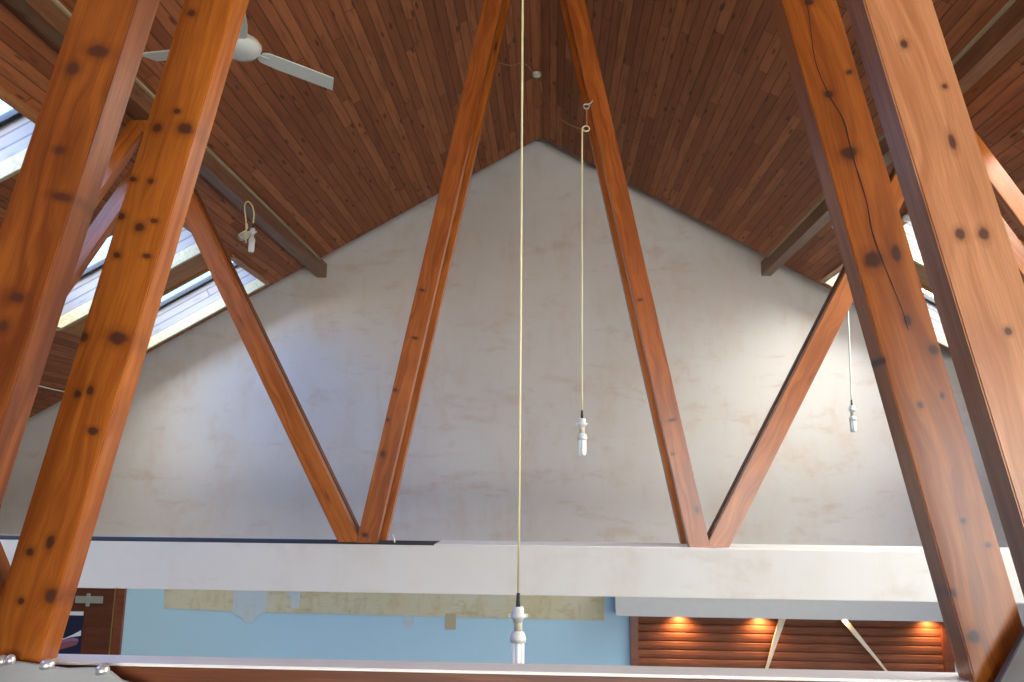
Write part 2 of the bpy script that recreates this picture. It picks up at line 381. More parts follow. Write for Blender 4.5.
def tube(name, pts, r, mat, parent=None, seg=8, closed=False):
    c = Vector(pts[0]); bm = bmesh.new(); P = [Vector(p)-c for p in pts]; rings = []
    ref = Vector((.3, .9, .2)).normalized()
    for i, p in enumerate(P):
        d = (P[min(i+1, len(P)-1)]-P[max(i-1, 0)]).normalized()
        a = d.cross(ref)
        if a.length < .05: a = d.cross(Vector((1, 0, 0)))
        a.normalize(); b = d.cross(a)
        rings.append([bm.verts.new(p+a*r*math.cos(2*math.pi*k/seg)+b*r*math.sin(2*math.pi*k/seg)) for k in range(seg)])
    for A, B in zip(rings, rings[1:]):
        for k in range(seg): bm.faces.new((A[k], A[(k+1) % seg], B[(k+1) % seg], B[k]))
    bm.faces.new(rings[0]); bm.faces.new(rings[-1])
    o = link(name, finish(bm, name, True), mat, parent); o.location = c; return o

def slope(sd, a, y, n=0.0):
    return Vector((sd*(a+n*SP), y, ZR-S*a+n*CP))

# ------------------------------------------------------------------ the setting
AE = (XS+.05)
def ceiling():
    bm = bmesh.new(); uvl = bm.loops.layers.uv.new('UVMap')
    ys = sorted({YB, YC} | {y for p in SKY_Y for y in p}); as_ = [0, A0, A1, AE]
    def quad(sd, a0, a1, y0, y1, n, flip, top=False):
        vs = [bm.verts.new(slope(sd, a, y, n)) for a, y in ((a0, y0), (a1, y0), (a1, y1), (a0, y1))]
        f = bm.faces.new(vs)
        for lp, (a, y) in zip(f.loops, ((a0, y0), (a1, y0), (a1, y1), (a0, y1))):
            lp[uvl].uv = (a/CP+(50.03 if sd > 0 else 20.0), y+30)
    for sd in (-1, 1):
        for i in range(3):
            for y0, y1 in zip(ys, ys[1:]):
                if i == 1 and (y0, y1) in SKY_Y: continue
                quad(sd, as_[i], as_[i+1], y0, y1, 0, False)
    bmesh.ops.remove_doubles(bm, verts=bm.verts[:], dist=.0005)
    # boards grow outwards only: their room face stays on the fitted slope
    g = bmesh.ops.extrude_face_region(bm, geom=bm.faces[:], use_keep_orig=True)
    for v in g['geom']:
        if isinstance(v, bmesh.types.BMVert): v.co.z += .034
    bmesh.ops.recalc_face_normals(bm, faces=bm.faces[:])
    me = bpy.data.meshes.new('ceiling'); bm.to_mesh(me); bm.free()
    return tag(link('ceiling', me, M['ceiling']), kind='structure')
ceiling()
# plain roof deck above the boards (keeps daylight out except at the openings)
def deck():
    bm = bmesh.new()
    ys = sorted({YB-.2, YW+.2} | {y for p in SKY_Y for y in p}); as_ = [-.47*SP, A0, A1, AE+.3]
    for sd in (-1, 1):
        for i in range(3):
            for y0, y1 in zip(ys, ys[1:]):
                if i == 1 and (y0, y1) in SKY_Y: continue
                bm.faces.new([bm.verts.new(slope(sd, a, y, .47)) for a, y in ((as_[i], y0), (as_[i+1], y0), (as_[i+1], y1), (as_[i], y1))])
    bmesh.ops.remove_doubles(bm, verts=bm.verts[:], dist=.0005)
    return tag(link('trim_9', finish(bm, 'roof_deck'), M['side']), kind='structure')
deck()

def gable(name, y0, y1, mat, zb):
    zt = ZR+.47/CP
    pts = [(-XS, zb), (XS, zb), (XS, ZR-S*XS+.54), (0, zt+.05), (-XS, ZR-S*XS+.54)]
    o = prism(name, pts, y0, y1, mat); o['kind'] = 'structure'; return o
ZBLUE = -1.15
gable('wall_far', YW, YW+.2, M['wall'], ZBLUE)
o = box('wall_far_lower', (-XS, YW, -EYE), (XS, YW+.2, ZBLUE), M['blue']); o['kind'] = 'structure'
def back_wall():
    zt = ZR+.47/CP; x0, x1, z0, z1 = WB
    bm = bmesh.new()
    def poly(pts):
        vs = [bm.verts.new((p[0], YB-.2, p[1])) for p in pts]; f = bm.faces.new(vs); e = bmesh.ops.extrude_face_region(bm, geom=[f])
        for v in e['geom']:
            if isinstance(v, bmesh.types.BMVert): v.co.y += .2
    zr = lambda x: ZR-S*abs(x)+.54
    poly([(-XS, -EYE), (x0, -EYE), (x0, zr(x0)), (-XS, zr(XS))]); poly([(x1, -EYE), (XS, -EYE), (XS, zr(XS)), (x1, zr(x1))])
    poly([(x0, -EYE), (x1, -EYE), (x1, z0), (x0, z0)]); poly([(x0, z1), (x1, z1), (x1, zr(x1)), (0, zt+.05), (x0, zr(x0))])
    tag(link('wall_back', finish(bm, 'wall_back'), M['side']), kind='structure')
    wd = struct_empty('window_99', (0, YB-.1, z0))  # added window, out of view, put in for fill
    for i in range(6):
        x = x0+(x1-x0)*i/5; box('frame_post', (x-.04, -.04, 0), (x+.04, .04, z1-z0), M['frame_wood'], wd)
    for z in (0, z1-z0): box('frame_rail', (x0, -.05, z-.04), (x1, .05, z+.04), M['frame_wood'], wd)
    box('pane', (x0+.02, -.004, .02), (x1-.02, .004, z1-z0-.02), M['glass'], wd)
back_wall()
SWN = (-.8, 3.4, -1.35, .25)        # window in the right side wall, beside the near truss (y0, y1, z0, z1)
def right_wall():
    top = ZR-S*XS+.56; y0, y1, z0, z1 = SWN; bm = bmesh.new()
    for a, b in (((XS, YB-.2, -EYE), (XS+.2, y0, top)), ((XS, y1, -EYE), (XS+.2, YW+.2, top)), ((XS, y0, -EYE), (XS+.2, y1, z0)), ((XS, y0, z1), (XS+.2, y1, top))): bm_box(bm, a, b)
    tag(link('wall_right', finish(bm, 'wall_right'), M['side']), kind='structure')
    wd = struct_empty('window_98', (XS+.1, y0, z0))
    for i in range(4): y = (y1-y0)*i/3; box('frame_post', (-.04, y-.035, 0), (.04, y+.035, z1-z0), M['frame_wood'], wd)
    for z in (0, z1-z0): box('frame_rail', (-.05, 0, z-.035), (.05, y1-y0, z+.035), M['frame_wood'], wd)
    box('pane', (-.004, .02, .02), (.004, y1-y0-.02, z1-z0-.02), M['glass'], wd)
right_wall()
L = bpy.data.lights.new('side_window_portal', 'AREA'); L.shape = 'RECTANGLE'; L.size = SWN[3]-SWN[2]; L.size_y = SWN[1]-SWN[0]; L.cycles.is_portal = True
o = bpy.data.objects.new('side_window_portal', L); COL.objects.link(o); o.location = (XS+.25, (SWN[0]+SWN[1])/2, (SWN[2]+SWN[3])/2); o.rotation_euler = (0, math.radians(90), 0)
for nm, x0, x1 in (('wall_left', -XS-.2, -XS),):
    o = box(nm, (x0, YB-.2, -EYE), (x1, YW+.2, ZR-S*XS+.56), M['left_wall']); o['kind'] = 'structure'
def floor():
    bm = bmesh.new(); uvl = bm.loops.layers.uv.new('UVMap')
    g = [(-XS-.2, YB-.2), (XS+.2, YB-.2), (XS+.2, YW+.2), (-XS-.2, YW+.2)]
    f = bm.faces.new([bm.verts.new((x, y, 0)) for x, y in g])
    for lp, (x, y) in zip(f.loops, g): lp[uvl].uv = (x+20, y+20)
    bmesh.ops.solidify(bm, geom=bm.faces[:], thickness=.12)
    me = bpy.data.meshes.new('floor'); bm.to_mesh(me); bm.free()
    o = link('floor', me, M['floor']); o.location = (0, 0, -EYE); o['kind'] = 'structure'
    zs = [v.co.z for v in me.vertices]; 
    if max(zs) > .01:
        for v in me.vertices: v.co.z -= max(zs)
floor()

# skylights: window_n > lining (boards), trims, sash, pane
def skylight(k, sd, y0, y1):
    root = struct_empty('window_%d' % k, slope(sd, (A0+A1)/2, (y0+y1)/2, 0))
    base = Vector(root.location)
    def mesh(name, quads, mat, uvs=None, solid=0):
        bm = bmesh.new(); uvl = bm.loops.layers.uv.new('UVMap')
        for qi, q in enumerate(quads):
            f = bm.faces.new([bm.verts.new(slope(sd, *p)-base) for p in q])
            for lp, p in zip(f.loops, q):
                if uvs == 'n_y': lp[uvl].uv = (p[2]+.008+9.975, p[1])
                elif uvs == 'n_a': lp[uvl].uv = (p[2]+.008+9.975, p[0]*1.1)
        me = bpy.data.meshes.new(name)
        bm.to_mesh(me); bm.free()
        return link(name, me, mat, root)
    def bar(name, a0, a1, ya, yb, n0, n1, mat):
        bm = bmesh.new(); c = slope(sd, (a0+a1)/2, (ya+yb)/2, (n0+n1)/2)
        t = Vector((sd*CP, 0, -SP)); nn = Vector((sd*SP, 0, CP))
        la = (a1-a0)/CP/2
        bm_box(bm, (-la, -(yb-ya)/2, -(n1-n0)/2), (la, (yb-ya)/2, (n1-n0)/2), .003)
        o = link(name, finish(bm, name), mat, root)
        c = c-base
        o.matrix_local = Matrix(((t.x, 0, nn.x, c.x), (t.y, 1, nn.y, c.y), (t.z, 0, nn.z, c.z), (0, 0, 0, 1)))
        return o
    H = .46
    mesh('lining', [[(A0, y1, .0), (A1, y1, .0), (A1, y1, H), (A0, y1, H)], [(A0, y0, .0), (A1, y0, .0), (A1, y0, H), (A0, y0, H)]], M['reveal'], 'n_a')
    mesh('lining', [[(A0, y0, .0), (A0, y1, .0), (A0, y1, H), (A0, y0, H)], [(A1, y0, .0), (A1, y1, .0), (A1, y1, H), (A1, y0, H)]], M['reveal'], 'n_y')
    tw = .028
    bar('trim_board', A0-.02, A1+.02, y1-tw, y1+.012, -.05, .085, M['cream_trim'])
    bar('trim_board', A0-.02, A1+.02, y0-.012, y0+tw, -.05, .05, M['mullion'])
    bar('trim_board', A0-.03, A0+tw, y0, y1, -.05, .05, M['orange_trim'])
    bar('trim_board', A1-tw, A1+.03, y0, y1, -.045, .05, M['cream_trim'])
    e = .07
    for (a0, a1, ya, yb) in ((A0, A1, y0, y0+e), (A0, A1, y1-.05, y1), (A0, A0+e, y0+e, y1-e), (A1-e, A1, y0+e, y1-e)):
        bar('sash_rail', a0, a1, ya, yb, .385, .445, M['sash'])
    am = (A0+A1)/2
    bar('pane', A0+e*.5, A1-e*.5, y0+e*.5, y1-.03, .413, .419, M['glass'])
k = 1
for sd in (-1, 1):
    for (y0, y1) in SKY_Y:
        skylight(k, sd, y0, y1); k += 1
# boarded mullion between the two farthest skylights, and the ledger along each row
for i, sd in enumerate((-1, 1)):
    c = slope(sd, (A0+A1)/2, 8.66, -.016); bm = bmesh.new(); bm_box(bm, (-(A1-A0)/CP/2-.02, -.215, -.014), ((A1-A0)/CP/2+.02, .215, .014), .003)
    o = link('trim_%d' % (7+i), finish(bm, 'mullion_board'), M['mullion'])
    t_ = Vector((sd*CP, 0, -SP)); nn = Vector((sd*SP, 0, CP))
    o.matrix_world = Matrix(((t_.x, 0, nn.x, c.x), (t_.y, 1, nn.y, c.y), (t_.z, 0, nn.z, c.z), (0, 0, 0, 1))); o['kind'] = 'structure'

# ------------------------------------------------------------------ purlins
for sd, side in ((-1, 'left'), (1, 'right')):
    t = empty('roof_purlin', (sd*XP, YB, ZR-S*XP-.1), 'brown roof purlin on the %s slope, its end meeting the plastered gable' % side, 'roof beam')
    za = ZR-S*XP
    L = YW+.05-YB
    bm = bmesh.new()
    # plumb section, top bevelled to the slope
    x0, x1 = 0, sd*.13
    pts = [(x0, .1+.03), (x0, .1-.17), (x1, .1-.17), (x1, .1-S*.13+.03)]
    vs = [bm.verts.new((0, p[0], p[1])) for p in pts]; f = bm.faces.new(vs)
    e = bmesh.ops.extrude_face_region(bm, geom=[f])
    for v in e['geom']:
        if isinstance(v, bmesh.types.BMVert): v.co.x += L
    o = link('beam', finish(bm, 'purlin_beam'), M['purlin'], t)
    # local X of the mesh runs along world Y
    o.matrix_local = Matrix(((0, 1, 0, 0), (1, 0, 0, 0), (0, 0, 1, 0), (0, 0, 0, 1)))
    o2 = box('cream_bead', (-sd*.022 if sd > 0 else 0, 0, .083), (0 if sd > 0 else .022, YC-YB, .105), M['cream_trim'], t)
    o2['label'] = 'thin cream bead along the upper edge'

# ------------------------------------------------------------------ trusses: twin trusses near (D1, D2) and far (D3, D4)
def xat(z, sgn): return sgn*1.2*(ZA-z)/(ZA-ZT)      # inner web centre line
ZWT = ZR-.18
def inner(y, sgn, mat, label, group=None, ext0=.03):
    # local origin at the chord node so that knot positions hold
    o = member('truss_web', (sgn*1.2, ZT), (xat(ZWT, sgn), ZWT), y, mat, ext0=ext0)
    return tag(o, label, 'timber strut', group)
PB = ZR-S*XP-.17                                     # underside of the purlins
def away(p, q, sgn, half):
    """half-plane outside (sgn side, downward for struts leaning out) the line p-q, half a width away"""
    d = Vector((q[0]-p[0], q[1]-p[1])).normalized(); n_ = Vector((d.y, -d.x))
    if n_.x*sgn < 0: n_ = -n_
    return (p[0]+n_.x*half, p[1]+n_.y*half, n_.x, n_.y)
def outer(y, sgn, mat, label, x0=1.27):
    o = member('truss_web', (sgn*x0, ZT-.1), (sgn*(XP+.09), PB+.05), y, mat, ext0=.1, ext1=.15,
               clips=[away((sgn*1.2, ZT), (0, ZA), sgn, MW/2+.001), (0, ZT, 0, 1), (0, PB-.001, 0, -1)])
    return tag(o, label, 'timber strut')
def eaves(y, sgn, mat, label):
    p, q = (sgn*(XP+.14), ZR-S*XP-.2), (sgn*5.15, ZT)
    o = member('truss_web', p, q, y, mat, ext0=.3, ext1=.1,
               clips=[away((sgn*1.27, ZT-.1), (sgn*(XP+.09), PB+.05), sgn, MW/2+.001), (0, ZT, 0, 1), (0, PB-.001, 0, -1)])
    return tag(o, label, 'timber strut')
p1 = inner(D1, -1, M['web1'], 'big orange knotty timber strut nearest the camera, leftmost in the photo')
p2 = inner(D2, -1, M['web2'], 'big knotty orange strut crossing the ceiling fan, its foot at the bolted steel plate')
p3 = inner(D2, 1, M['web3'], 'big orange strut with long drying crack, foot beside the dark steel plate at right')
p4 = inner(D1, 1, M['web4'], 'big smooth orange strut nearest the camera, rightmost in the photo')
inner(D3, -1, M['web5'], 'slim orange strut rising from plaster beam to ridge, left of the centre cord')
inner(D3, 1, M['web6'], 'slim orange strut with a hooked cord, rising from plaster beam to ridge at right')
inner(D4, -1, M['web'], 'darker twin strut half hidden right behind the slim strut left of the centre')
inner(D4, 1, M['web'], 'darker twin strut half hidden behind the slim strut right of the centre')
outer(D3, -1, M['web'], 'brown strut slanting up left from the plaster beam to the left purlin')
outer(D3, 1, M['web'], 'brown strut slanting up right from the plaster beam to the right purlin')
outer(D3+MT+.03, -1, M['chord'], 'dark rear twin showing as a thin edge along the strut to the left purlin')
outer(D3+MT+.03, 1, M['chord'], 'dark rear twin showing as a thin edge along the strut to the right purlin')
outer(D2, -1, M['web'], 'orange strut end in the lower left corner beside the bolted plate', 1.19)
eaves(D3, -1, M['web'], 'front of two orange struts seen between the big left struts')
eaves(D3, 1, M['web'], 'orange strut falling outward from the right purlin, seen past the rightmost big strut')
eaves(D4, -1, M['web'], 'rear of two orange struts seen between the big left struts, crossing the skylights')
eaves(D4, 1, M['web'], 'orange rear strut under the right purlin glimpsed between the two big right struts')

# crack down the right-hand strut
CR = [(1.85, .006), (1.759, .010), (1.61, .030), (1.503, .020), (1.425, .002), (1.324, .005), (1.196, .003), (1.113, .011), (1.045, .008), (.975, .001), (.893, -.007), (.84, -.008)]
def crack(parent, pts, wmax):
    P = smooth_path([(p[0], -.0006, p[1]) for p in pts], 4); bm = bmesh.new(); pr = None; n = len(P)
    for i, p in enumerate(P):
        wd = wmax*(.35+.65*math.sin(math.pi*i/(n-1)))*(.7+.5*random.random())*.5
        vs = [bm.verts.new(p+Vector((0, yy, s*wd))) for yy in (0, .0012) for s in (-1, 1)]
        if pr:
            for a, b in ((0, 1), (1, 3), (3, 2), (2, 0)): bm.faces.new((pr[a], pr[b], vs[b], vs[a]))
        pr = vs
    o = link('drying_crack', finish(bm, 'crack'), M['crack'], parent); o['label'] = 'long dark drying crack'; return o
crack(p3, CR, .0042)

# near tie beam
t = empty('tie_beam', (0, D2+.03, ZT-.2), 'reddish brown tie beam with bright white top edge across the bottom of the photo', 'tie beam')
ch = member('beam', (-1.75, ZT-.119), (1.75, ZT-.119), D2+.03, M['chord'], width=.19, thick=.10)
ch.parent = t; ch.location = Vector(ch.location)-Vector(t.location)
cp = box('top_glare', (-1.75, -.003, .176), (1.75, .088, .183), M['glare_white'], t, .002); cp['label'] = 'white strip standing in for sky glare on the top'  # skylight glare on the timber top, painted as a white strip

# left bolted plate
t = empty('gusset_plate', (-1.08, D2-.03, -.5), 'light grey steel plate with bright bolts at the foot of the left strut', 'steel plate')
prm = prism('plate', [(-1.34+1.08, -.03), (-1.34+1.08, .068), (-1.15+1.08, .058), (-1.04+1.08, .046), (-.965+1.08, .050), (-.93+1.08, .042), (-.90+1.08, .022), (-.86+1.08, .012), (-.80+1.08, -.03), (-.80+1.08, -.22), (-1.34+1.08, -.22)], 0, .012, M['steel'], t, .002)
for bx, bz, br in ((-1.195, .064, .014), (-1.175, .066, .012), (-1.081, .058, .017), (-.942, .048, .016)):
    b = lathe('bolt', [(0, -.012), (br*.95, -.010), (br, 0), (br*.8, .008), (br*.35, .012), (0, .013)], M['bolt'], t, (bx+1.08, -.008, bz))
# right plate
t = empty('gusset_plate', (1.2, D2-.05, -.5), 'dark grey angled steel plate with pale edge at the lower right corner', 'steel plate')
prism('plate', [(1.205-1.2, .04), (1.27-1.2, .153), (1.34-1.2, .27), (1.5-1.2, .27), (1.5-1.2, -.2), (1.06-1.2, -.2)], .01, .03, M['black_steel'], t, .001)
e_ = prism('edge_strip', [(1.125-1.2, .016), (1.253-1.2, .216), (1.34-1.2, .352), (1.34-1.2, .27), (1.262-1.2, .145), (1.205-1.2, .048), (1.06-1.2, -.2), (1.0-1.2, -.2)], 0, .02, M['dark_steel'], t, .002)
e_['label'] = 'lighter grey bevelled edge strip'

# far plaster beam boxed round the twin chords
t = empty('boxed_beam', (0, D3-.06, -.6), 'pale plastered beam running right across below the gable wall', 'beam')
box('casing', (-XS, 0, -.175), (XS, .485, .158), M['beam'], t, .004)
cp = box('ledge_glare', (-.7, .05, .158), (XS, .46, .163), M['glare_white'], t); cp['label'] = 'white strip standing in for sky reflection on the ledge'  # bright reflection along the ledge, built as a white strip
cp = box('shadow_strip', (-XS, .002, .158), (-.7, .36, .163), M['gap'], t); cp['label'] = 'thin dark strip painted in for shade along the top edge'  # shade on the left of the ledge, built as a dark strip
o = tube('cable_end', [(-1.015, D3+.02, -.375), (-1.0, D3+.0, -.40), (-.985, D3-.03, -.424)], .006, M['cord_white']); tag(o, 'short white cable end beside the foot of the slim left strut', 'cable')

# ------------------------------------------------------------------ lower wall: door, bare strip, patches
d = struct_empty('door_1', (-6.5, YW, -EYE))
def dl(x): return x+6.5
def dz(z): return z+EYE
ZD = -1.42
box('frame_jamb', (dl(-5.72), -.05, 0), (dl(-5.60), .02, dz(ZD)), M['frame_wood'], d, .004)
box('frame_jamb', (dl(-7.55), -.05, 0), (dl(-7.43), .02, dz(ZD)), M['frame_wood'], d, .004)
box('frame_head', (dl(-7.43), -.05, dz(ZD)-.03), (dl(-5.72), .02, dz(ZD)), M['frame_wood'], d, .004)
box('leaf', (dl(-7.43), -.025, .01), (dl(-5.75), .015, dz(ZD)-.03), M['door'], d, .003)
box('bead', (dl(-5.752), -.032, 0), (dl(-5.738), .0, dz(ZD)-.03), M['gold'], d)
s = empty('door_closer', (-6.09, YW-.05, -1.60), 'silvery plate with upright centre piece near the top of the dark door', 'door fitting')
box('arm_plate', (-.19, 0, -.045), (.19, .02, .045), M['silver'], s, .004)
box('centre_block', (-.03, -.015, -.085), (.022, 0, .085), M['silver'], s, .004)
ps = empty('poster', (-6.31, YW-.045, -1.84), 'dark navy poster with a pale swoosh taped to the dark door', 'poster')
box('sheet', (-.165, .010, -.62), (.165, .016, .09), M['navy'], ps)
box('white_band', (-.16, .004, .035), (.16, .010, .085), M['poster_white'], ps)
def flat(name, pts, y, mat, parent): return prism(name, pts, y, y+.004, mat, parent)
flat('white_swoosh', [(-.16, -.285), (-.05, -.255), (.06, -.205), (.15, -.155), (.155, -.225), (.02, -.245), (-.07, -.275)], .005, M['poster_white'], ps)
flat('purple_swoosh', [(-.16, -.295), (-.06, -.275), (.05, -.25), (.125, -.265), (.13, -.30), (.04, -.285), (-.16, -.335)], .001, M['poster_purple'], ps)
flat('mauve_swoosh', [(-.16, -.335), (.04, -.285), (.13, -.31), (.10, -.345), (0, -.375), (-.16, -.42)], .002, M['poster_mauve'], ps)
for r_ in range(5):
    for q in range(3):
        wd = .04+.03*random.random(); x0 = -.1+q*.085
        box('text_line', (x0, .006, -.475-r_*.030), (x0+wd, .010, -.468-r_*.030), M['silver'], ps)

def trim(nm, pts, mat, th=.006):
    o = prism(nm, pts, YW-th, YW, mat); o['kind'] = 'structure'; return o
trim('trim_1', [(-5.10, -1.15), (-5.06, -1.70), (-3.9, -1.725), (-2, -1.74), (.84, -1.755), (.86, -1.15)], M['strip'])
def blob(cx, cz, rx, rz, n=14, j=.18):
    return [(cx+rx*math.cos(a)*(1+j*(random.random()-.5)), cz+rz*math.sin(a)*(1+j*(random.random()-.5))) for a in [2*math.pi*k/n for k in range(n)]]
trim('trim_2', [(-4.12, -1.2), (-4.12, -1.74), (-3.99, -1.80), (-3.93, -1.87), (-3.83, -1.85), (-3.76, -1.76), (-3.66, -1.71), (-3.66, -1.2)], M['patch'], .009)
trim('trim_3', [(-3.40, -1.2), (-3.40, -1.50), (-3.33, -1.52), (-3.33, -1.66), (-3.22, -1.67), (-3.2, -1.2)], M['patch'], .009)
trim('trim_4', [(-1.80, -1.72), (-1.79, -1.88), (-1.74, -1.90), (-1.68, -1.87), (-1.66, -1.72)], M['patch'], .009)
trim('trim_5', [(-1.25, -1.70), (-1.25, -1.90), (-1.11, -1.90), (-1.11, -1.70)], M['tan'], .009)
trim('trim_6', [(-4.42, -1.2), (-4.42, -1.66), (-4.2, -1.69), (-4.2, -1.2)], M['strip'], .008)

# soffit box above the shutter
t = empty('soffit_box', (3.4, 10.38, -1.64), 'grey boxed soffit under the plaster beam above the brown shutter', 'soffit')
prism('casing', [(.985-3.4, .0), (.965-3.4, .02), (.955-3.4, .5), (XS-3.42, .5), (XS-3.42, .0)], 0, .345, M['soffit'], t, .003)
# roller shutter
t = empty('roller_shutter', (3.2, 10.62, -EYE+1.0), 'brown slatted roller shutter lit by warm downlights', 'shutter')
ztop = -1.660-(-EYE+1.0)
def sl(x): return x-3.2
box('side_post', (sl(1.165), -.03, 0), (sl(1.265), .10, ztop), M['frame_wood'], t, .004)
box('side_post', (sl(5.08), -.03, 0), (sl(5.20), .10, ztop), M['frame_wood'], t, .004)
ns = 7; sh = ztop/ns
for i in range(ns):
    z0 = i*sh
    bm = bmesh.new(); pf = [(0.012, 0), (.002, .12), (-.004, .5), (.0, .88), (.012, 1.0), (.045, 1.0), (.045, 0)]
    vs = [bm.verts.new((sl(1.265), p[0], p[1]*sh*.97)) for p in pf]; f = bm.faces.new(vs)
    e = bmesh.ops.extrude_face_region(bm, geom=[f])
    for v in e['geom']:
        if isinstance(v, bmesh.types.BMVert): v.co.x = sl(5.08)
    o = link('slat', finish(bm, 'slat'), M['shutter'], t); o.location = (0, .02, z0)
box('head_rail', (sl(1.165), -.035, ztop), (sl(5.2), .1, ztop+.012), M['frame_wood'], t)
o = box('counter_front', (.95, 10.42, -EYE), (5.4, YW-.002, -EYE+.998), M['blue'], None, .004); tag(o, 'pale blue counter wall below the brown shutter', 'counter')
# cream braces before the shutter
for pts, lab in (([(3.046, -1.645), (3.134, -1.645), (2.822, -2.4), (2.80, -2.4)], 'cream tapering brace leaning left in front of the brown shutter'),
                 ([(3.795, -1.645), (3.885, -1.645), (4.45, -2.4), (4.43, -2.4)], 'cream tapering brace leaning right in front of the brown shutter')):
    o = prism('brace', pts, 10.53, 10.555, M['cream_brace'], None, .002); tag(o, lab, 'brace')
# recessed downlights under the soffit
for i, (x, pw) in enumerate(((1.80, 16), (2.82, 14), (3.86, 7), (4.93, 12))):
    lab = ['recessed warm downlight above the left end of the shutter', 'recessed warm downlight left of the left-leaning cream brace', 'recessed warm downlight above the right-leaning cream brace', 'recessed warm downlight above the right end of the shutter'][i]
    t = empty('downlight', (x, 10.53, -1.641), lab, 'downlight', None)
    lathe('rim', [(.020, .0), (.034, -.003), (.036, .0), (.030, .003)], M['bolt'], t)
    L = bpy.data.lights.new('downlight_lamp', 'SPOT'); L.energy = pw; L.color = (1, .52, .2); L.spot_size = 2.5; L.spot_blend = 1; L.shadow_soft_size = .02
    lo = bpy.data.objects.new('downlight_lamp', L); COL.objects.link(lo); lo.parent = t; lo.location = (0, .0, -.02)
    lo.rotation_euler = (math.radians(22), 0, 0)

# ------------------------------------------------------------------ pendants
def pendant_bulb(parent, k, loc, tint='white', tilt=0):
    """k = scale; hangs down from loc (top of the black sleeve)"""
    g = M['white_plastic']
    sl_ = lathe('cord_grip', [(0, 0), (.006*k, 0), (.0075*k, -.03*k), (.0075*k, -.048*k), (0, -.048*k)], M['black'], parent, loc, 12)
    x, y, z = loc
    h = lathe('lamp_holder', [(0, 0), (.017*k, 0), (.020*k, -.006*k), (.020*k, -.024*k), (.027*k, -.026*k), (.027*k, -.034*k), (.020*k, -.038*k), (.017*k, -.052*k), (0, -.052*k)], g, parent, (x, y, z-.046*k))
    for s_ in (-1, 1):
        bm = bmesh.new(); bm_box(bm, (-.006*k, -.006*k, -.006*k), (.006*k, .006*k, .006*k), .002*k)
        e = link('bayonet_lug', finish(bm, 'lug'), g, h); e.location = (s_*.029*k, 0, -.030*k)
    cap = lathe('lamp_cap', [(0, 0), (.0135*k, 0), (.0145*k, -.004*k), (.0145*k, -.032*k), (0, -.032*k)], M['cream_plastic'], parent, (x, y, z-.096*k))
    cap['label'] = 'greyish metal bayonet cap'
    bal = lathe('ballast', [(0, 0), (.014*k, 0), (.024*k, -.010*k), (.028*k, -.024*k), (.027*k, -.038*k), (0, -.038*k)], g, parent, (x, y, z-.126*k))
    # folded tubes of the energy-saving lamp
    for j in range(3):
        a = math.pi/3+j*math.pi*2/3
        cx, cy = .0135*k*math.cos(a), .0135*k*math.sin(a); dx, dy = -.0075*k*math.sin(a), .0075*k*math.cos(a)
        zt_, zb_ = z-.160*k, z-.242*k
        pts = [(x+cx+dx, y+cy+dy, zt_), (x+cx+dx, y+cy+dy, zb_+.004*k), (x+cx+dx*.6, y+cy+dy*.6, zb_-.002*k), (x+cx-dx*.6, y+cy-dy*.6, zb_-.002*k), (x+cx-dx, y+cy-dy, zb_+.004*k), (x+cx-dx, y+cy-dy, zt_)]
        tube('glass_tube', pts, .0092*k, M['tube'], parent, 8)
# centre: long cord from the ridge
t = empty('pendant_lamp', (0, 3.5, -.77), 'nearest bare energy-saving bulb hanging on a long cream cord down the centre', 'pendant lamp')
pendant_bulb(t, 1.23, (0, 0, .305))
tube('cord', [(0, 0, .30), (.001, 0, 1.5), (-.001, 0, 3.2), (0, 0, ZR+.77-.02)], .0055, M['cord'], t)
# middle, hooked beside the slim right strut
t = empty('pendant_lamp', (.37, D3-.02, .2), 'bare bulb on a thin cord hooked to the slim strut right of the centre', 'pendant lamp')
pendant_bulb(t, 1.32, (0, 0, .335))
tube('cord', smooth_path([(0, 0, .335), (.006, 0, 1.4), (.015, 0, 2.45), (.022, .01, 2.55)]), .0065, M['cord'], t)
tube('cord_loop', [(.045+.028*math.cos(a), .0, 2.555+.022*math.sin(a)) for a in [k*math.pi/7 for k in range(15)]], .006, M['cord'], t)
tube('feed_cord', smooth_path([(.03, 0, 2.545), (-.026, .44, 2.784), (-.10, 1.04, 3.124), (-.208, 1.84, 3.63), (-.298, 2.64, 4.18), (-.33, 3.14, 4.53), (-.36, 2.9, 4.56)]), .0045, M['cord_brown'], t)
tube('hook', smooth_path([(.06, .03, 2.77), (.075, 0, 2.75), (.055, 0, 2.72), (.03, 0, 2.735), (.035, 0, 2.76), (.075, .0, 2.765), (.10, .02, 2.80)]), .006, M['steel'], t)
tube('hanger_string', [(.052, 0, 2.73), (.053, 0, 2.57)], .003, M['cord_brown'], t)
# right
t = empty('pendant_lamp', (3.40, 8.6, .556), 'bare bulb on a white cord hanging before the gable at right', 'pendant lamp')
pendant_bulb(t, 1.38, (.0, 0, .37))
tube('cord', smooth_path([(0, 0, .37), (.02, 0, 1.0), (.03, 0, 1.6), (.02, .0, 2.05), (-.02, 0, 2.32)]), .008, M['cord_white'], t)
lathe('ceiling_rose', [(0, 0), (.045, -.004), (.05, -.02), (.045, -.045), (.015, -.055), (0, -.055)], M['cream_plastic'], t, (-.035, .0, 2.345+.02))
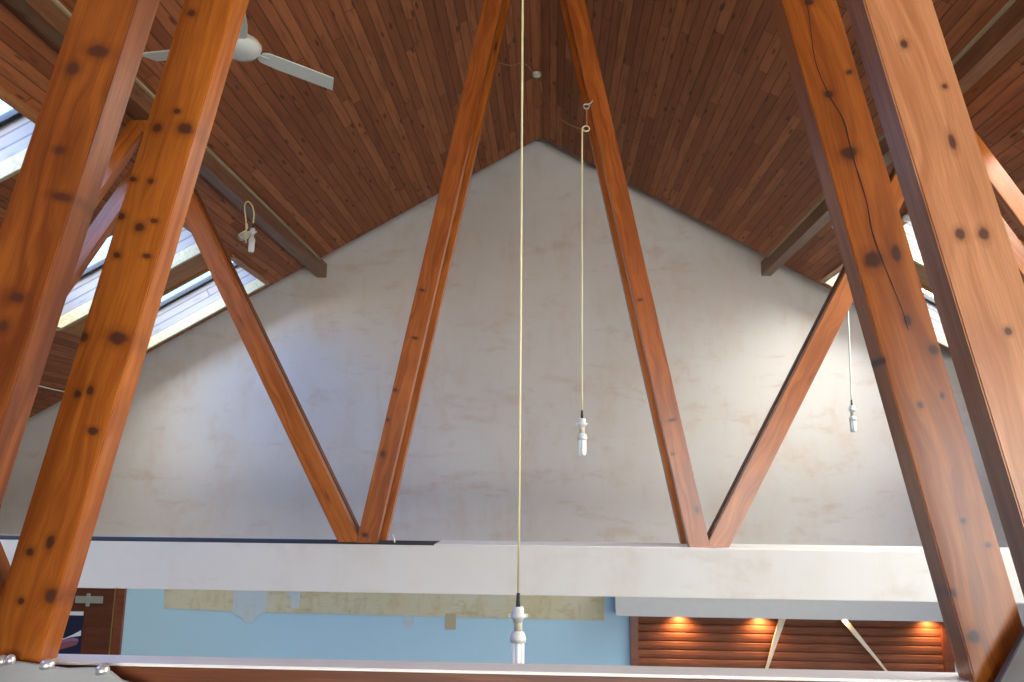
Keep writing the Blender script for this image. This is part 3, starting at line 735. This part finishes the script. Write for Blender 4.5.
# left: looped up on the ceiling
t = empty('pendant_lamp', (-2.90, 7.5, 2.23), 'short bare bulb looped up on its cord under the left ceiling slope', 'pendant lamp')
pendant_bulb(t, 1.22, (-.01, 0, .37))
tube('cord', smooth_path([(-.01, 0, .37), (-.008, 0, .47), (-.035, 0, .56), (-.085, 0, .605), (-.112, 0, .55), (-.085, 0, .38), (-.07, 0, .16)]), .007, M['cord'], t)
rl = slope(-1, 3.466, 8.592, 0)-Vector((-2.90, 7.5, 2.23))
lathe('ceiling_rose', [(0, 0), (.07, -.004), (.075, -.025), (.065, -.05), (.02, -.06), (0, -.06)], M['cream_plastic'], t, rl).rotation_euler = (0, -math.atan(S), 0)
tube('cord_stub', smooth_path([(rl.x, rl.y, rl.z-.05), (rl.x+.12, rl.y-.4, rl.z-.14), (-.2, .3, .40), (-.08, .02, .37)]), .007, M['cord_white'], t)
# round ceiling rose on the ridge
t = lathe('ceiling_rose', [(0, .01), (.05, .008), (.055, -.01), (.048, -.035), (.018, -.042), (0, -.042)], M['cream_plastic'], None, (-.03, 8.53, 4.79)); tag(t, 'small round cream ceiling rose on the ridge above the gable peak', 'ceiling rose')
t = lathe('ceiling_rose', [(0, .01), (.035, .008), (.038, -.01), (.032, -.03), (0, -.034)], M['cream_plastic'], None, (-3.06, 4.25, ZR-S*XP+.02)); tag(t, 'tiny cream fixing on the left purlin near the top left corner', 'ceiling rose')
t = tube('cable', smooth_path([(-.42, 7.83, 4.53), (-.30, 7.98, 4.585), (-.17, 8.07, 4.665), (-.07, 8.40, 4.735)]), .0035, M['cord_brown']); tag(t, 'faint brown cable running left from the ridge rose', 'cable')
# white blob of a lampholder by the right skylight
t = lathe('ceiling_rose', [(0, .01), (.055, .0), (.06, -.02), (.05, -.05), (0, -.06)], M['white_plastic'], None, (3.72, 7.62, 2.67)); tag(t, 'white ceiling rose glimpsed between the two big right struts', 'ceiling rose')

# white wire by the left edge
t = tube('wire', smooth_path([(-6.243, 8.826, 1.17), (-6.275, 9.237, 1.155), (-6.29, 9.57, 1.146), (-6.302, 9.943, 1.14), (-6.297, 10.314, 1.14)]), .008, M['cord_white']); tag(t, 'thin white wire stretched under the dark eaves at left', 'wire')

# ------------------------------------------------------------------ ceiling fan
FZ = 2.86; FC = (-1.945, 4.70)
t = empty('ceiling_fan', (FC[0], FC[1], FZ), 'white three-bladed ceiling fan behind the big left strut', 'ceiling fan')
lathe('motor_housing', [(0, -.055), (.055, -.058), (.105, -.040), (.130, -.005), (.134, .02), (.122, .048), (.07, .068), (.03, .075), (0, .075)], M['fan'], t, (0, 0, .0), 32)
lathe('housing_band', [(.130, .012), (.1375, .014), (.1375, .026), (.129, .028)], M['cream_plastic'], t, (0, 0, 0), 32)
lathe('down_rod', [(0, 0), (.012, 0), (.012, ZR-S*1.945-FZ-.05), (0, ZR-S*1.945-FZ-.05)], M['fan'], t, (0, 0, .05), 16)
lathe('canopy', [(0, 0), (.03, 0), (.05, .04), (.06, .12), (.0, .14)], M['fan'], t, (0, 0, ZR-S*1.945-FZ-.12), 20)
def ang(p): return math.atan2(p[1]-FC[1], p[0]-FC[0])
for tip in ((-1.47, 5.20), (-2.66, 4.78), (-1.72, 4.0)):
    a = ang(tip)
    bm = bmesh.new()
    out = [(.14, -.035), (.17, -.060), (.30, -.068), (.665, -.080), (.735, .050), (.30, .064), (.17, .056), (.14, .035)]
    top = []; bot = []
    for (x, y) in out:
        zz = y*math.tan(math.radians(-7))
        top.append(bm.verts.new((x, y, zz+.004))); bot.append(bm.verts.new((x, y, zz-.004)))
    bm.faces.new(top); bm.faces.new(bot[::-1]); n = len(out)
    for i in range(n): bm.faces.new((top[i], bot[i], bot[(i+1) % n], top[(i+1) % n]))
    b = link('blade', finish(bm, 'blade'), M['fan'], t); b.rotation_euler = (0, 0, a)
    bm = bmesh.new(); bm_box(bm, (.09, -.018, -.006), (.20, .018, .006), .003)
    br = link('blade_iron', finish(bm, 'blade_iron'), M['fan'], b)

GROUPS = {'timber strut': 'varnished timber struts of the roof trusses', 'pendant lamp': 'bare bulbs hanging on cords', 'downlight': 'recessed downlights over the shutter',
          'brace': 'cream braces before the shutter', 'roof beam': 'roof purlins', 'steel plate': 'steel plates at the feet of the near truss', 'ceiling rose': 'round ceiling roses'}
for o in SC.objects:
    if o.parent is None and o.get('category') in GROUPS: o['group'] = GROUPS[o['category']]

# ------------------------------------------------------------------ lift everything so that the floor is at z = 0
bpy.context.view_layer.update()
for o in SC.objects:
    if o.parent is None:
        o.location.z += EYE
